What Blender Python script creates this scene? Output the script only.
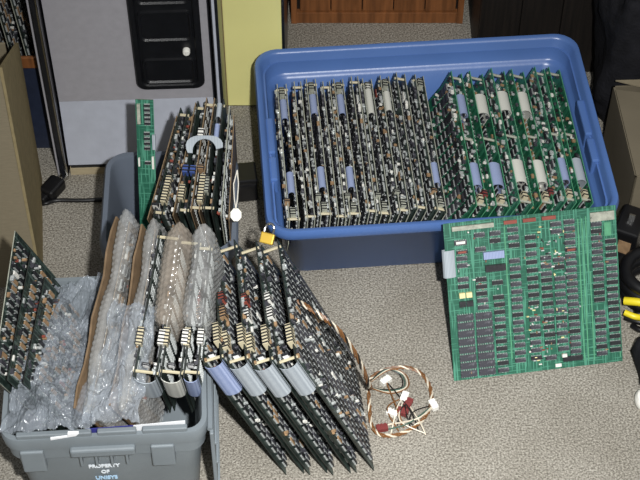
import bpy, bmesh, math, random
import numpy as np
from mathutils import Matrix, Vector, noise

# ------------------------------------------------------------------ scene, camera, light
for o in list(bpy.data.objects):
    bpy.data.objects.remove(o)
scn = bpy.context.scene
COL = scn.collection
R = math.radians

CAM_H = 2.57
cam_d = bpy.data.cameras.new('camera')
cam_d.sensor_width = 36.0
cam_d.lens = 90.0
cam_d.clip_end = 50
cam = bpy.data.objects.new('camera', cam_d)
cam.location = (0, 0, CAM_H)
cam.rotation_euler = (R(40), 0, 0)
COL.objects.link(cam)
scn.camera = cam

world = bpy.data.worlds.new('room_light')
scn.world = world
world.use_nodes = True
bg = world.node_tree.nodes['Background']
bg.inputs[0].default_value = (0.92, 0.96, 1.0, 1)
bg.inputs[1].default_value = 0.20

fl = bpy.data.lights.new('camera_flash', 'AREA')
fl.energy = 19
fl.spread = R(62)
fl.shape = 'DISK'
fl.size = 0.07
fl.color = (1.0, 1.0, 0.99)
flash = bpy.data.objects.new('camera_flash', fl)
flash.location = (0.20, 0.02, CAM_H + 0.10)
flash.rotation_euler = (R(28), 0, R(2))
COL.objects.link(flash)

lamp = bpy.data.lights.new('room_lamp', 'AREA')
lamp.energy = 9
lamp.size = 1.0
lamp.color = (1.0, 0.93, 0.82)
lo = bpy.data.objects.new('room_lamp', lamp)
lo.location = (0.9, 0.9, 3.3)
lo.rotation_euler = (R(25), R(12), 0)
COL.objects.link(lo)

vs = scn.view_settings
vs.view_transform = 'Standard'
vs.look = 'None'
vs.exposure = 0.0
vs.gamma = 1.0
vs.use_curve_mapping = False

# ------------------------------------------------------------------ materials
def lin(c):
    c = c / 255.0
    return c / 12.92 if c <= 0.04045 else ((c + 0.055) / 1.055) ** 2.4

def rgb(r, g, b):
    return (lin(r), lin(g), lin(b), 1)

MATS = {}

def mat(name, col, rough=0.5, var=0.12, scale=40, bump=0.0, bscale=200, metal=0.0, spec=0.5, stretch=None, col2=None, contrast=None):
    """principled surface whose colour wanders between two tones of a noise"""
    m = bpy.data.materials.new(name)
    m.use_nodes = True
    nt = m.node_tree
    b = nt.nodes['Principled BSDF']
    tc = nt.nodes.new('ShaderNodeTexCoord')
    mp = nt.nodes.new('ShaderNodeMapping')
    nt.links.new(tc.outputs['Object'], mp.inputs[0])
    if stretch:
        mp.inputs['Scale'].default_value = stretch
    ns = nt.nodes.new('ShaderNodeTexNoise')
    ns.inputs['Scale'].default_value = scale
    ns.inputs['Detail'].default_value = 5
    nt.links.new(mp.outputs[0], ns.inputs[0])
    rp = nt.nodes.new('ShaderNodeValToRGB')
    c0 = rgb(*col)
    if col2 is None:
        lo_ = tuple(x * (1 - var) for x in c0[:3]) + (1,)
        hi_ = tuple(min(1, x * (1 + var)) for x in c0[:3]) + (1,)
    else:
        lo_, hi_ = c0, rgb(*col2)
    a, z = contrast or (0.3, 0.7)
    rp.color_ramp.elements[0].position = a
    rp.color_ramp.elements[1].position = z
    rp.color_ramp.elements[0].color = lo_
    rp.color_ramp.elements[1].color = hi_
    nt.links.new(ns.outputs[0], rp.inputs[0])
    nt.links.new(rp.outputs[0], b.inputs['Base Color'])
    b.inputs['Roughness'].default_value = rough
    b.inputs['Metallic'].default_value = metal
    b.inputs['Specular IOR Level'].default_value = spec
    if bump:
        n2 = nt.nodes.new('ShaderNodeTexNoise')
        n2.inputs['Scale'].default_value = bscale
        n2.inputs['Detail'].default_value = 3
        nt.links.new(tc.outputs['Object'], n2.inputs[0])
        bp = nt.nodes.new('ShaderNodeBump')
        bp.inputs['Strength'].default_value = bump
        bp.inputs['Distance'].default_value = 0.004
        nt.links.new(n2.outputs[0], bp.inputs['Height'])
        nt.links.new(bp.outputs[0], b.inputs['Normal'])
    MATS[name] = m
    return m

def board_mat(name, base, trace, rough=0.45):
    """solder mask with fine copper traces running up and along the board"""
    m = bpy.data.materials.new(name)
    m.use_nodes = True
    nt = m.node_tree
    b = nt.nodes['Principled BSDF']
    tc = nt.nodes.new('ShaderNodeTexCoord')
    facs = []
    for sc, th in (((420, 420, 16), 0.54), ((20, 20, 420), 0.58)):
        mp = nt.nodes.new('ShaderNodeMapping')
        mp.inputs['Scale'].default_value = sc
        nt.links.new(tc.outputs['Object'], mp.inputs[0])
        ns = nt.nodes.new('ShaderNodeTexNoise')
        ns.inputs['Scale'].default_value = 1
        ns.inputs['Detail'].default_value = 1
        nt.links.new(mp.outputs[0], ns.inputs[0])
        rp = nt.nodes.new('ShaderNodeValToRGB')
        rp.color_ramp.elements[0].position = th
        rp.color_ramp.elements[1].position = th + 0.06
        nt.links.new(ns.outputs[0], rp.inputs[0])
        facs.append(rp)
    mx = nt.nodes.new('ShaderNodeMath')
    mx.operation = 'MAXIMUM'
    nt.links.new(facs[0].outputs[0], mx.inputs[0])
    nt.links.new(facs[1].outputs[0], mx.inputs[1])
    mc = nt.nodes.new('ShaderNodeMix')
    mc.data_type = 'RGBA'
    mc.inputs[6].default_value = rgb(*base)
    mc.inputs[7].default_value = rgb(*trace)
    nt.links.new(mx.outputs[0], mc.inputs[0])
    nt.links.new(mc.outputs[2], b.inputs['Base Color'])
    b.inputs['Roughness'].default_value = rough
    MATS[name] = m
    return m

def carpet_mat():
    m = mat('carpet', (116, 111, 102), 0.95, scale=260, col2=(184, 179, 168), bump=0.9, bscale=330, spec=0.1, contrast=(0.36, 0.64))
    nt = m.node_tree
    b = nt.nodes['Principled BSDF']
    src = b.inputs['Base Color'].links[0].from_socket
    tc = [n for n in nt.nodes if n.type == 'TEX_COORD'][0]
    ns = nt.nodes.new('ShaderNodeTexNoise')
    ns.inputs['Scale'].default_value = 7
    ns.inputs['Detail'].default_value = 6
    nt.links.new(tc.outputs['Object'], ns.inputs[0])
    rp = nt.nodes.new('ShaderNodeValToRGB')
    rp.color_ramp.elements[0].position = 0.3
    rp.color_ramp.elements[1].position = 0.7
    rp.color_ramp.elements[0].color = (0.80, 0.79, 0.77, 1)
    rp.color_ramp.elements[1].color = (1, 1, 1, 1)
    nt.links.new(ns.outputs[0], rp.inputs[0])
    mx = nt.nodes.new('ShaderNodeMix')
    mx.data_type = 'RGBA'
    mx.blend_type = 'MULTIPLY'
    mx.inputs[0].default_value = 1
    nt.links.new(src, mx.inputs[6])
    nt.links.new(rp.outputs[0], mx.inputs[7])
    nt.links.new(mx.outputs[2], b.inputs['Base Color'])

def wrap_mat(name, clear=0.5, tint=(205, 208, 210)):
    m = bpy.data.materials.new(name)
    m.use_nodes = True
    nt = m.node_tree
    b = nt.nodes['Principled BSDF']
    out = nt.nodes['Material Output']
    tc = nt.nodes.new('ShaderNodeTexCoord')
    ns = nt.nodes.new('ShaderNodeTexNoise')
    ns.inputs['Scale'].default_value = 26
    ns.inputs['Detail'].default_value = 4
    nt.links.new(tc.outputs['Object'], ns.inputs[0])
    rp = nt.nodes.new('ShaderNodeMapRange')
    rp.inputs[1].default_value = 0.3
    rp.inputs[2].default_value = 0.7
    rp.inputs[3].default_value = max(0, clear - 0.15)
    rp.inputs[4].default_value = min(1, clear + 0.15)
    nt.links.new(ns.outputs[0], rp.inputs[0])
    b.inputs['Base Color'].default_value = rgb(*tint)
    b.inputs['Roughness'].default_value = 0.12
    b.inputs['Specular IOR Level'].default_value = 0.8
    tr = nt.nodes.new('ShaderNodeBsdfTransparent')
    tr.inputs[0].default_value = (0.97, 0.98, 0.98, 1)
    ms = nt.nodes.new('ShaderNodeMixShader')
    nt.links.new(rp.outputs[0], ms.inputs[0])
    nt.links.new(b.outputs[0], ms.inputs[1])
    nt.links.new(tr.outputs[0], ms.inputs[2])
    nt.links.new(ms.outputs[0], out.inputs[0])
    MATS[name] = m

def ribbon_mat(name, col, edge):
    """flat cable: fine parallel conductors"""
    m = bpy.data.materials.new(name)
    m.use_nodes = True
    nt = m.node_tree
    b = nt.nodes['Principled BSDF']
    tc = nt.nodes.new('ShaderNodeTexCoord')
    uvw = nt.nodes.new('ShaderNodeTexWave')
    uvw.inputs['Scale'].default_value = 110
    uvw.inputs['Distortion'].default_value = 0.6
    nt.links.new(tc.outputs['Object'], uvw.inputs[0])
    mc = nt.nodes.new('ShaderNodeMix')
    mc.data_type = 'RGBA'
    mc.inputs[6].default_value = rgb(*col)
    mc.inputs[7].default_value = rgb(*edge)
    nt.links.new(uvw.outputs[0], mc.inputs[0])
    nt.links.new(mc.outputs[2], b.inputs['Base Color'])
    b.inputs['Roughness'].default_value = 0.4
    MATS[name] = m

carpet_mat()
mat('tote_blue', (80, 112, 170), 0.30, var=0.08, scale=6, bump=0.05, bscale=60)
mat('tote_badge', (84, 100, 142), 0.5)
mat('bin_grey', (118, 126, 131), 0.5, var=0.10, scale=9, bump=0.08, bscale=150)
mat('bin_dark', (98, 106, 118), 0.42, var=0.08, scale=9)
mat('lettering_white', (225, 232, 238), 0.6, var=0.05)
mat('lettering_blue', (175, 208, 235), 0.6, var=0.05)
mat('cabinet_grey', (164, 162, 167), 0.42, var=0.05, scale=60, bump=0.1, bscale=500)
mat('cabinet_lower', (182, 186, 197), 0.36, var=0.05, scale=40, bump=0.1, bscale=500)
mat('trim_black', (26, 28, 33), 0.3, var=0.2)
mat('coin_door_black', (19, 20, 23), 0.38, var=0.2, bump=0.15, bscale=600)
mat('steel', (190, 190, 188), 0.25, metal=1.0, var=0.06)
mat('pale_wood', (178, 164, 134), 0.6, var=0.15, stretch=(4, 30, 30), scale=3)
mat('yellow_laminate', (242, 236, 158), 0.5, var=0.05, scale=5)
mat('brown_wood', (128, 80, 44), 0.5, var=0.35, scale=3, stretch=(30, 30, 2.5))
mat('dark_wood', (24, 19, 15), 0.6, var=0.5, scale=3, stretch=(40, 40, 2))
mat('black_cloth', (27, 27, 31), 0.85, var=0.35, scale=30, bump=0.5, bscale=160, spec=0.2)
mat('cardboard', (138, 128, 107), 0.85, var=0.07, scale=10, stretch=(6, 6, 30), bump=0.08, bscale=90, spec=0.1)
mat('cardboard_grey', (112, 104, 88), 0.85, var=0.07, scale=10, bump=0.08, bscale=90, spec=0.1)
mat('cardboard_brown', (120, 100, 78), 0.9, var=0.2, scale=60, spec=0.1)
mat('cardboard_edge', (150, 136, 102), 0.9, var=0.12, scale=60, spec=0.1)
mat('navy_plastic', (34, 42, 62), 0.6, var=0.2)
mat('black_plastic', (18, 18, 20), 0.35, var=0.3)
mat('black_rubber', (14, 14, 16), 0.45, var=0.3)
mat('yellow_rubber', (226, 206, 40), 0.4, var=0.08)
mat('white_plastic', (232, 230, 222), 0.4, var=0.04)
mat('beige_plastic', (198, 188, 158), 0.45, var=0.10)
mat('red_plastic', (122, 58, 56), 0.4, var=0.15)
mat('brass', (214, 178, 72), 0.38, metal=0.55, var=0.1)
mat('paper_white', (235, 236, 238), 0.8, var=0.03)
mat('paper_blue', (50, 52, 130), 0.8, var=0.1)
mat('paper_tag', (240, 238, 226), 0.8, var=0.03)
mat('string_white', (215, 210, 198), 0.8, var=0.1)
mat('wall_paint', (120, 112, 98), 0.9, var=0.05)
# board stock and components
board_mat('mask_green', (18, 78, 54), (50, 118, 90))
board_mat('mask_emerald', (32, 90, 70), (74, 138, 114))
board_mat('mask_dark', (28, 40, 36), (76, 92, 86))
board_mat('mask_brown', (70, 58, 44), (128, 112, 90))
mat('edge_green', (82, 150, 112), 0.6, var=0.2, scale=90)
mat('edge_tan', (160, 162, 148), 0.6, var=0.25, scale=120)
mat('edge_dark', (34, 38, 34), 0.6, var=0.4, scale=120)
mat('edge_brown', (126, 106, 80), 0.7, var=0.25, scale=120)
mat('chip_black', (38, 39, 42), 0.42, var=0.5, scale=160)
mat('chip_grey', (62, 62, 68), 0.38, scale=150, col2=(104, 104, 110), contrast=(0.55, 0.68))
mat('pin_tin', (198, 202, 200), 0.32, metal=0.35, var=0.45, scale=500)
mat('label_white', (222, 220, 212), 0.7, var=0.06)
mat('part_tan', (150, 122, 92), 0.5, var=0.25, scale=90)
mat('part_red', (132, 66, 54), 0.5, var=0.2)
mat('part_blue', (66, 88, 150), 0.5, var=0.2)
mat('part_yellow', (230, 218, 160), 0.5, var=0.1)
ribbon_mat('ribbon_blue', (158, 170, 202), (126, 140, 176))
ribbon_mat('ribbon_white', (218, 218, 208), (190, 190, 182))
ribbon_mat('ribbon_grey', (176, 184, 190), (148, 156, 164))
wrap_mat('bubble_film', 0.66, (196, 196, 194))
wrap_mat('bubble_film_loose', 0.66, (178, 186, 196))
wrap_mat('bubble_film_brown', 0.62, (188, 176, 162))
MATS['wire'] = None
for nm, c in (('wire_brown', (120, 82, 48)), ('wire_white', (214, 204, 184)), ('wire_black', (34, 32, 30)), ('wire_orange', (190, 112, 52)), ('wire_red', (150, 50, 44)), ('wire_green', (70, 96, 84))):
    mat(nm, c, 0.45, var=0.15)

# ------------------------------------------------------------------ mesh helpers
class MB:
    """collects faces, each with a material slot"""
    def __init__(s):
        s.v = []
        s.f = []
        s.m = []

    def face(s, idx, m=0):
        s.f.append(idx)
        s.m.append(m)

    def box(s, x0, x1, y0, y1, z0, z1, m=0, mat4=None, skip=()):
        b = len(s.v)
        pts = [(x0, y0, z0), (x1, y0, z0), (x1, y1, z0), (x0, y1, z0), (x0, y0, z1), (x1, y0, z1), (x1, y1, z1), (x0, y1, z1)]
        if mat4 is not None:
            pts = [tuple(mat4 @ Vector(p)) for p in pts]
        s.v += pts
        for k, q in (('-z', (0, 3, 2, 1)), ('+z', (4, 5, 6, 7)), ('-y', (0, 1, 5, 4)), ('+x', (1, 2, 6, 5)), ('+y', (2, 3, 7, 6)), ('-x', (3, 0, 4, 7))):
            if k not in skip:
                mm = m[k] if isinstance(m, dict) and k in m else (m if not isinstance(m, dict) else m['*'])
                s.face(tuple(b + i for i in q), mm)

    def loft(s, rings, m=0, closed=True, cap0=False, cap1=False):
        base = len(s.v)
        n = len(rings[0])
        for r_ in rings:
            s.v += [tuple(p) for p in r_]
        for i in range(len(rings) - 1):
            for j in range(n if closed else n - 1):
                k = (j + 1) % n
                a = base + i * n
                s.face((a + j, a + k, a + n + k, a + n + j), m)
        if cap0:
            s.face(tuple(base + j for j in range(n))[::-1], m)
        if cap1:
            a = base + (len(rings) - 1) * n
            s.face(tuple(a + j for j in range(n)), m)

    def tube(s, pts, r, m=0, n=6, caps=True):
        pts = [Vector(p) for p in pts]
        rings = []
        up = Vector((0.13, 0.31, 0.94))
        for i, p in enumerate(pts):
            d = (pts[min(i + 1, len(pts) - 1)] - pts[max(i - 1, 0)])
            d = d.normalized() if d.length > 1e-9 else Vector((0, 0, 1))
            a = d.cross(up)
            if a.length < 1e-3:
                a = d.cross(Vector((1, 0, 0)))
            a.normalize()
            c = d.cross(a)
            rr_ = r[i] if isinstance(r, (list, tuple)) else r
            rings.append([p + (a * math.cos(2 * math.pi * k / n) + c * math.sin(2 * math.pi * k / n)) * rr_ for k in range(n)])
        s.loft(rings, m, True, caps, caps)

    def prism(s, poly, a0, a1, axis='y', m=0):
        """extrude a 2D polygon along an axis"""
        def P(u, w, t):
            return {'x': (t, u, w), 'y': (u, t, w), 'z': (u, w, t)}[axis]
        s.loft([[P(u, w, a0) for u, w in poly], [P(u, w, a1) for u, w in poly]], m, True, True, True)

    def mesh(s, name, mats):
        me = bpy.data.meshes.new(name)
        me.from_pydata(s.v, [], s.f)
        for k in mats:
            me.materials.append(MATS[k])
        if len(mats) > 1:
            me.polygons.foreach_set('material_index', s.m)
        me.update()
        bm = bmesh.new()
        bm.from_mesh(me)
        bmesh.ops.recalc_face_normals(bm, faces=bm.faces)
        bm.to_mesh(me)
        bm.free()
        return me

def link(name, me, parent=None, loc=None):
    o = bpy.data.objects.new(name, me)
    COL.objects.link(o)
    if parent is not None:
        o.parent = parent
    if loc is not None:
        o.location = loc
    return o

def tag(o, label, cat, group=None, kind=None):
    if label:
        o['label'] = label
    if cat:
        o['category'] = cat
    if group:
        o['group'] = group
    if kind:
        o['kind'] = kind
    return o

def empty(name, label, cat, mw=None, group=None):
    e = bpy.data.objects.new(name, None)
    e.empty_display_size = 0.05
    COL.objects.link(e)
    if mw is not None:
        e.matrix_world = mw
    return tag(e, label, cat, group)

def smooth(o, angle=40):
    for p in o.data.polygons:
        p.use_smooth = True
    try:
        o.data.set_sharp_from_angle(angle=R(angle))
    except Exception:
        pass
    return o

def bevel(o, w=0.003, seg=2):
    md = o.modifiers.new('bevel', 'BEVEL')
    md.width = w
    md.segments = seg
    md.limit_method = 'ANGLE'
    return o

def part_box(name, parent, x0, x1, y0, y1, z0, z1, mname, bev=0.0):
    b = MB()
    b.box(x0, x1, y0, y1, z0, z1)
    o = link(name, b.mesh(name, [mname]), parent)
    if bev:
        bevel(o, bev)
    return o

def rr(w, d, r, z, n=6):
    """rounded rectangle ring"""
    out = []
    for cx, cy, a0 in ((w / 2 - r, d / 2 - r, 0), (-w / 2 + r, d / 2 - r, 90), (-w / 2 + r, -d / 2 + r, 180), (w / 2 - r, -d / 2 + r, 270)):
        for k in range(n + 1):
            a = R(a0 + 90 * k / n)
            out.append((cx + r * math.cos(a), cy + r * math.sin(a), z))
    return out

def frame(P, yaw, rise=0.0, lean=0.0, h=0.0):
    """board frame: local X runs away from the camera, Z up the board, Y its normal; P is the near top corner"""
    M = (Matrix.Rotation(R(90 - yaw), 4, 'Z') @ Matrix.Rotation(R(-rise), 4, 'Y') @ Matrix.Rotation(R(lean), 4, 'X'))
    O = Vector(P) - (M @ Vector((0, 0, h)))
    return Matrix.Translation(O) @ M

# ------------------------------------------------------------------ floor and wall
b = MB()
b.box(-1.6, 1.6, -0.4, 3.6, -0.03, 0)
tag(link('floor', b.mesh('floor', ['carpet'])), 'beige grey speckled carpet floor', None, None, 'structure')
b = MB()
b.box(-1.6, 1.6, 3.4, 3.5, 0, 1.6)
tag(link('wall_back', b.mesh('wall_back', ['wall_paint'])), 'plain dim wall behind the cabinets', None, None, 'structure')

# ------------------------------------------------------------------ blue tote
TOTE_YAW = 4.6
TW, TD, TH = 0.700, 0.520, 0.21
T_MW = Matrix.Translation((0.225, 2.281, 0)) @ Matrix.Rotation(R(TOTE_YAW), 4, 'Z')
tote = empty('storage_tote', 'blue plastic storage tote packed with upright circuit boards', 'storage box', T_MW)
b = MB()
rings = [rr(TW - 0.085, TD - 0.150, 0.05, 0.0), rr(TW - 0.075, TD - 0.138, 0.042, 0.006), rr(TW - 0.060, TD - 0.066, 0.042, 0.150),
         rr(TW - 0.052, TD - 0.050, 0.042, 0.155), rr(TW - 0.045, TD - 0.038, 0.042, 0.186), rr(TW - 0.004, TD - 0.004, 0.050, 0.186),
         rr(TW, TD, 0.050, 0.190), rr(TW, TD, 0.050, 0.203), rr(TW - 0.006, TD - 0.006, 0.048, 0.210), rr(TW - 0.020, TD - 0.020, 0.043, 0.210),
         rr(TW - 0.030, TD - 0.030, 0.040, 0.204), rr(TW - 0.050, TD - 0.044, 0.038, 0.160), rr(TW - 0.066, TD - 0.058, 0.038, 0.155), rr(TW - 0.074, TD - 0.072, 0.038, 0.150),
         rr(TW - 0.095, TD - 0.144, 0.05, 0.008)]
b.loft(rings, 0, True, True, True)
smooth(link('body', b.mesh('tote_body', ['tote_blue']), tote), 50)
# moulded grips inside both short walls
for sx in (-1, 1):
    b = MB()
    for y0, y1 in ((-0.105, -0.04), (-0.03, 0.07)):
        xa, xb = sx * (TW / 2 - 0.032), sx * (TW / 2 - 0.016)
        b.box(min(xa, xb), max(xa, xb), y0, y1, 0.135, 0.195)
    bevel(link('grip_panel', b.mesh('grip_panel', ['tote_blue']), tote), 0.004)
o = part_box('badge', tote, 0.035, 0.10, -TD / 2 + 0.014, -TD / 2 + 0.030, 0.160, 0.178, 'tote_badge', 0.002)
o['label'] = 'faint raised oblong badge'

# ------------------------------------------------------------------ circuit boards
MESH = {}

def substrate(L, h, mask, edge, cut=0.0):
    k = ('sub', L, h, mask, edge, cut)
    if k not in MESH:
        b = MB()
        if cut:
            pl_ = [(cut, 0), (L - cut, 0), (L, 2 * cut), (L, h), (0, h), (0, 2 * cut)]
            n0 = len(pl_)
            b.v += [(x, -0.0009, z) for x, z in pl_] + [(x, 0.0009, z) for x, z in pl_]
            b.face(tuple(range(n0)), 0)
            b.face(tuple(range(2 * n0 - 1, n0 - 1, -1)), 0)
            for q in range(n0):
                r_ = (q + 1) % n0
                b.face((q, r_, n0 + r_, n0 + q), 1)
        else:
            b.box(0, L, -0.0009, 0.0009, 0, h, {'-y': 0, '+y': 0, '*': 1})
        MESH[k] = b.mesh('circuit_board', [mask, edge])
    return MESH[k]

CM = ['chip_black', 'pin_tin', 'label_white', 'part_tan', 'chip_grey', 'part_red', 'part_blue', 'part_yellow']

def components(L, h, seed, side, dense=0.88, along='x', warm=0.0, singles=None, cut=0.0):
    """rows of small chips with tinned pins, capacitors and plugs on one face, solder tails on the other"""
    k = ('cmp', L, h, seed, side, along, warm, dense, singles is not None, cut)
    if k in MESH and singles is None:
        return MESH[k]
    rnd = random.Random(seed)
    b = MB()

    def bx(x0, x1, d0, d1, z0, z1, m):
        if side > 0:
            b.box(x0, x1, d0, d1, z0, z1, m, skip=('-y',))
        else:
            b.box(x0, x1, -d1, -d0, z0, z1, m, skip=('+y',))
    lx, lz, px, pz = (0.0195, 0.0065, 0.0275, 0.0135) if along == 'x' else (0.0065, 0.0195, 0.0135, 0.0275)
    nx, nz = int((L - 0.014) / px), int((h - 0.014) / pz)
    ox, oz = (L - nx * px) / 2, (h - nz * pz) / 2
    for i in range(nx):
        coltype = rnd.random()
        for j in range(nz):
            cx, cz = ox + (i + 0.5) * px, oz + (j + 0.5) * pz
            t = rnd.random()
            if cut and cz < 2 * cut + 0.01 and (cx < cut + 0.012 or cx > L - cut - 0.012):
                continue
            if t > dense:
                for q in range(3):
                    x, z = cx + rnd.uniform(-lx, lx) * 0.5, cz + rnd.uniform(-lz, lz) * 0.5
                    bx(x - 0.0022, x + 0.0022, 0.0009, rnd.uniform(0.004, 0.010), z - 0.0016, z + 0.0016, rnd.choice([1, 1, 4, 0, 3, 4, 1, 2] if warm < 0.2 else [1, 1, 3, 4, 3, 5, 0, 2]))
                continue
            m = 0 if coltype < 0.7 else 4
            if rnd.random() < warm:
                m = 3
            if rnd.random() < 0.02:
                m = rnd.choice([2, 4, 5])
            hx, hz = lx / 2, lz / 2
            if singles is not None:
                singles.append((cx, cz, m))
                continue
            bx(cx - hx, cx + hx, 0.0026, 0.0056, cz - hz, cz + hz, m)
            if along == 'x':
                for sgn in (-1, 1):
                    bx(cx - hx + 0.001, cx + hx - 0.001, 0.0009, 0.0040, cz + sgn * (hz + 0.0008) - 0.0006, cz + sgn * (hz + 0.0008) + 0.0006, 1)
            else:
                for sgn in (-1, 1):
                    bx(cx + sgn * (hx + 0.0008) - 0.0006, cx + sgn * (hx + 0.0008) + 0.0006, 0.0009, 0.0040, cz - hz + 0.001, cz + hz - 0.001, 1)
    # parts crowded along the top edge
    for q in range(int(L / 0.015)):
        x = rnd.uniform(0.008, L - 0.008)
        z = h - rnd.uniform(0.004, 0.012)
        w = rnd.uniform(0.0015, 0.005)
        bx(x - w, x + w, 0.0009, rnd.uniform(0.003, 0.008), z - 0.002, z + 0.002, rnd.choice([0, 1, 1, 4, 0, 1, 4, 4, 3, 2]))
    # solder tails: short tinned combs on the back
    for i in range(nx):
        for j in range(nz):
            cx, cz = ox + (i + 0.5) * px, oz + (j + 0.5) * pz
            if along == 'x' and not (cut and cz < 2 * cut + 0.01 and (cx < cut + 0.012 or cx > L - cut - 0.012)):
                y0, y1 = (-0.0022, -0.0009) if side > 0 else (0.0009, 0.0022)
                b.box(cx - lx / 2, cx + lx / 2, y0, y1, cz - 0.0004, cz + 0.0006, 1)
    MESH[k] = b.mesh('components', CM)
    return MESH[k]

def loose_chip(m):
    k = ('chip', m)
    if k not in MESH:
        b = MB()
        b.box(-0.00975, 0.00975, -0.0056, -0.0024, -0.00325, 0.00325, 0)
        for sg in (-1, 1):
            b.box(-0.0088, 0.0088, -0.0040, -0.0009, sg * 0.0041 - 0.0006, sg * 0.0041 + 0.0006, 1)
        MESH[k] = b.mesh('chip', [CM[m], 'pin_tin'])
    return MESH[k]

def ribbon_top(L0, L1, gap, h, drop=0.03, arch=0.012, mat_='ribbon_blue'):
    """flat cable arching over the tops of two boards"""
    n = 10
    prof = [(0.002, h - drop)]
    for k in range(n + 1):
        a = math.pi * k / n
        prof.append((gap / 2 - math.cos(a) * (gap / 2 - 0.002), h - 0.004 + math.sin(a) * arch))
    prof.append((gap - 0.002, h - drop))
    t = 0.0012
    b = MB()
    rings = [[(L0, y, z), (L1, y, z), (L1, y + (0.0008 if y < gap / 2 else -0.0008), z - t), (L0, y + (0.0008 if y < gap / 2 else -0.0008), z - t)] for y, z in prof]
    b.loft(rings, 0, True, True, True)
    return b.mesh('ribbon_cable', [mat_])

def ribbon_front(z0, z1, gap, drop=0.03, arch=0.022, mat_='ribbon_grey', skew=0.0):
    """flat cable looping round the near ends of two boards"""
    n = 12
    prof = [(0.0, drop)]
    for k in range(n + 1):
        a = math.pi * k / n
        prof.append((gap / 2 - math.cos(a) * (gap / 2 + 0.001), 0.002 - math.sin(a) * arch))
    prof.append((gap, drop))
    t = 0.0012
    b = MB()
    rings = []
    for i, (y, x) in enumerate(prof):
        s = skew * i / len(prof)
        rings.append([(x, y, z0 + s), (x, y, z1 + s), (x + t, y, z1 + s), (x + t, y, z0 + s)])
    b.loft(rings, 0, True, True, True)
    return b.mesh('ribbon_cable', [mat_])

STY = {'dark': ('mask_dark', 'edge_tan'), 'darkedge': ('mask_dark', 'edge_dark'), 'green': ('mask_green', 'edge_green'), 'emerald': ('mask_emerald', 'edge_green'), 'brown': ('mask_brown', 'edge_brown')}

def stack(name, label, mw, L, h, gaps, style, side=1, seed=1, ribbons=(), group=None, posts=True, along='x', warm=0.0, conns=(), post_mat='beige_plastic', dense=0.88, single=False, cut=0.0):
    root = empty(name, label, 'circuit board', mw, group)
    mask, edge = STY[style]
    ys = [0.0]
    for g in gaps:
        ys.append(ys[-1] + g)
    for i, y in enumerate(ys):
        bd = link('board', substrate(L, h, mask, edge, cut), root, (0, y, 0))
        lst = [] if single and i == 0 else None
        c = link('components', components(L, h, seed + i % 2, side, dense, along, warm, lst, cut), bd)
        c['kind'] = 'stuff'
        for cx, cz, m in lst or ():
            q = link('chip', loose_chip(m), bd, (cx, 0, cz))
            q.rotation_euler = (0, R(90) if along == 'z' else 0, R(180) if side > 0 else 0)
    if posts and len(ys) > 1:
        for x in ((0.012, L - 0.012, L * 0.5) if style in ('green', 'emerald') else (0.012, L - 0.012)):
            k = ('post', round(ys[-1], 4), post_mat)
            if k not in MESH:
                b = MB()
                b.tube([(0, -0.003, 0), (0, ys[-1] + 0.003, 0)], 0.0028, 0, 6)
                MESH[k] = b.mesh('spacer', [post_mat])
            link('spacer', MESH[k], root, (x, 0, h - 0.007))
    for r in ribbons:
        kind, a0, a1, mt = r[:4]
        if kind == 'top':
            me = ribbon_top(a0, a1, ys[-1] if len(r) < 5 else r[4], h, mat_=mt, arch=0.004 + 0.16 * ys[-1])
        else:
            me = ribbon_front(a0, a1, ys[-1] if len(r) < 5 else r[4], mat_=mt, arch=0.005 + 0.16 * ys[-1])
        smooth(link('ribbon_cable', me, root), 60)
    for (x0, x1, yy, zz, mt) in conns:
        b = MB()
        b.box(x0, x1, yy - 0.004, yy + 0.006, h - 0.012, h + zz)
        n = max(2, int((x1 - x0) / 0.006))
        for q in range(n):
            x = x0 + (q + 0.5) * (x1 - x0) / n
            b.box(x - 0.0012, x + 0.0012, yy - 0.0048, yy + 0.0068, h - 0.004, h + zz + 0.0012, 1)
        link('connector', b.mesh('connector', [mt, 'chip_black']), root)
    return root

def tote_pt(x, y, z):
    return T_MW @ Vector((x, y, z))

ORD = ['first', 'second', 'third', 'fourth', 'fifth', 'sixth', 'seventh', 'eighth', 'ninth', 'tenth', 'eleventh', 'twelfth']
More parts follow.
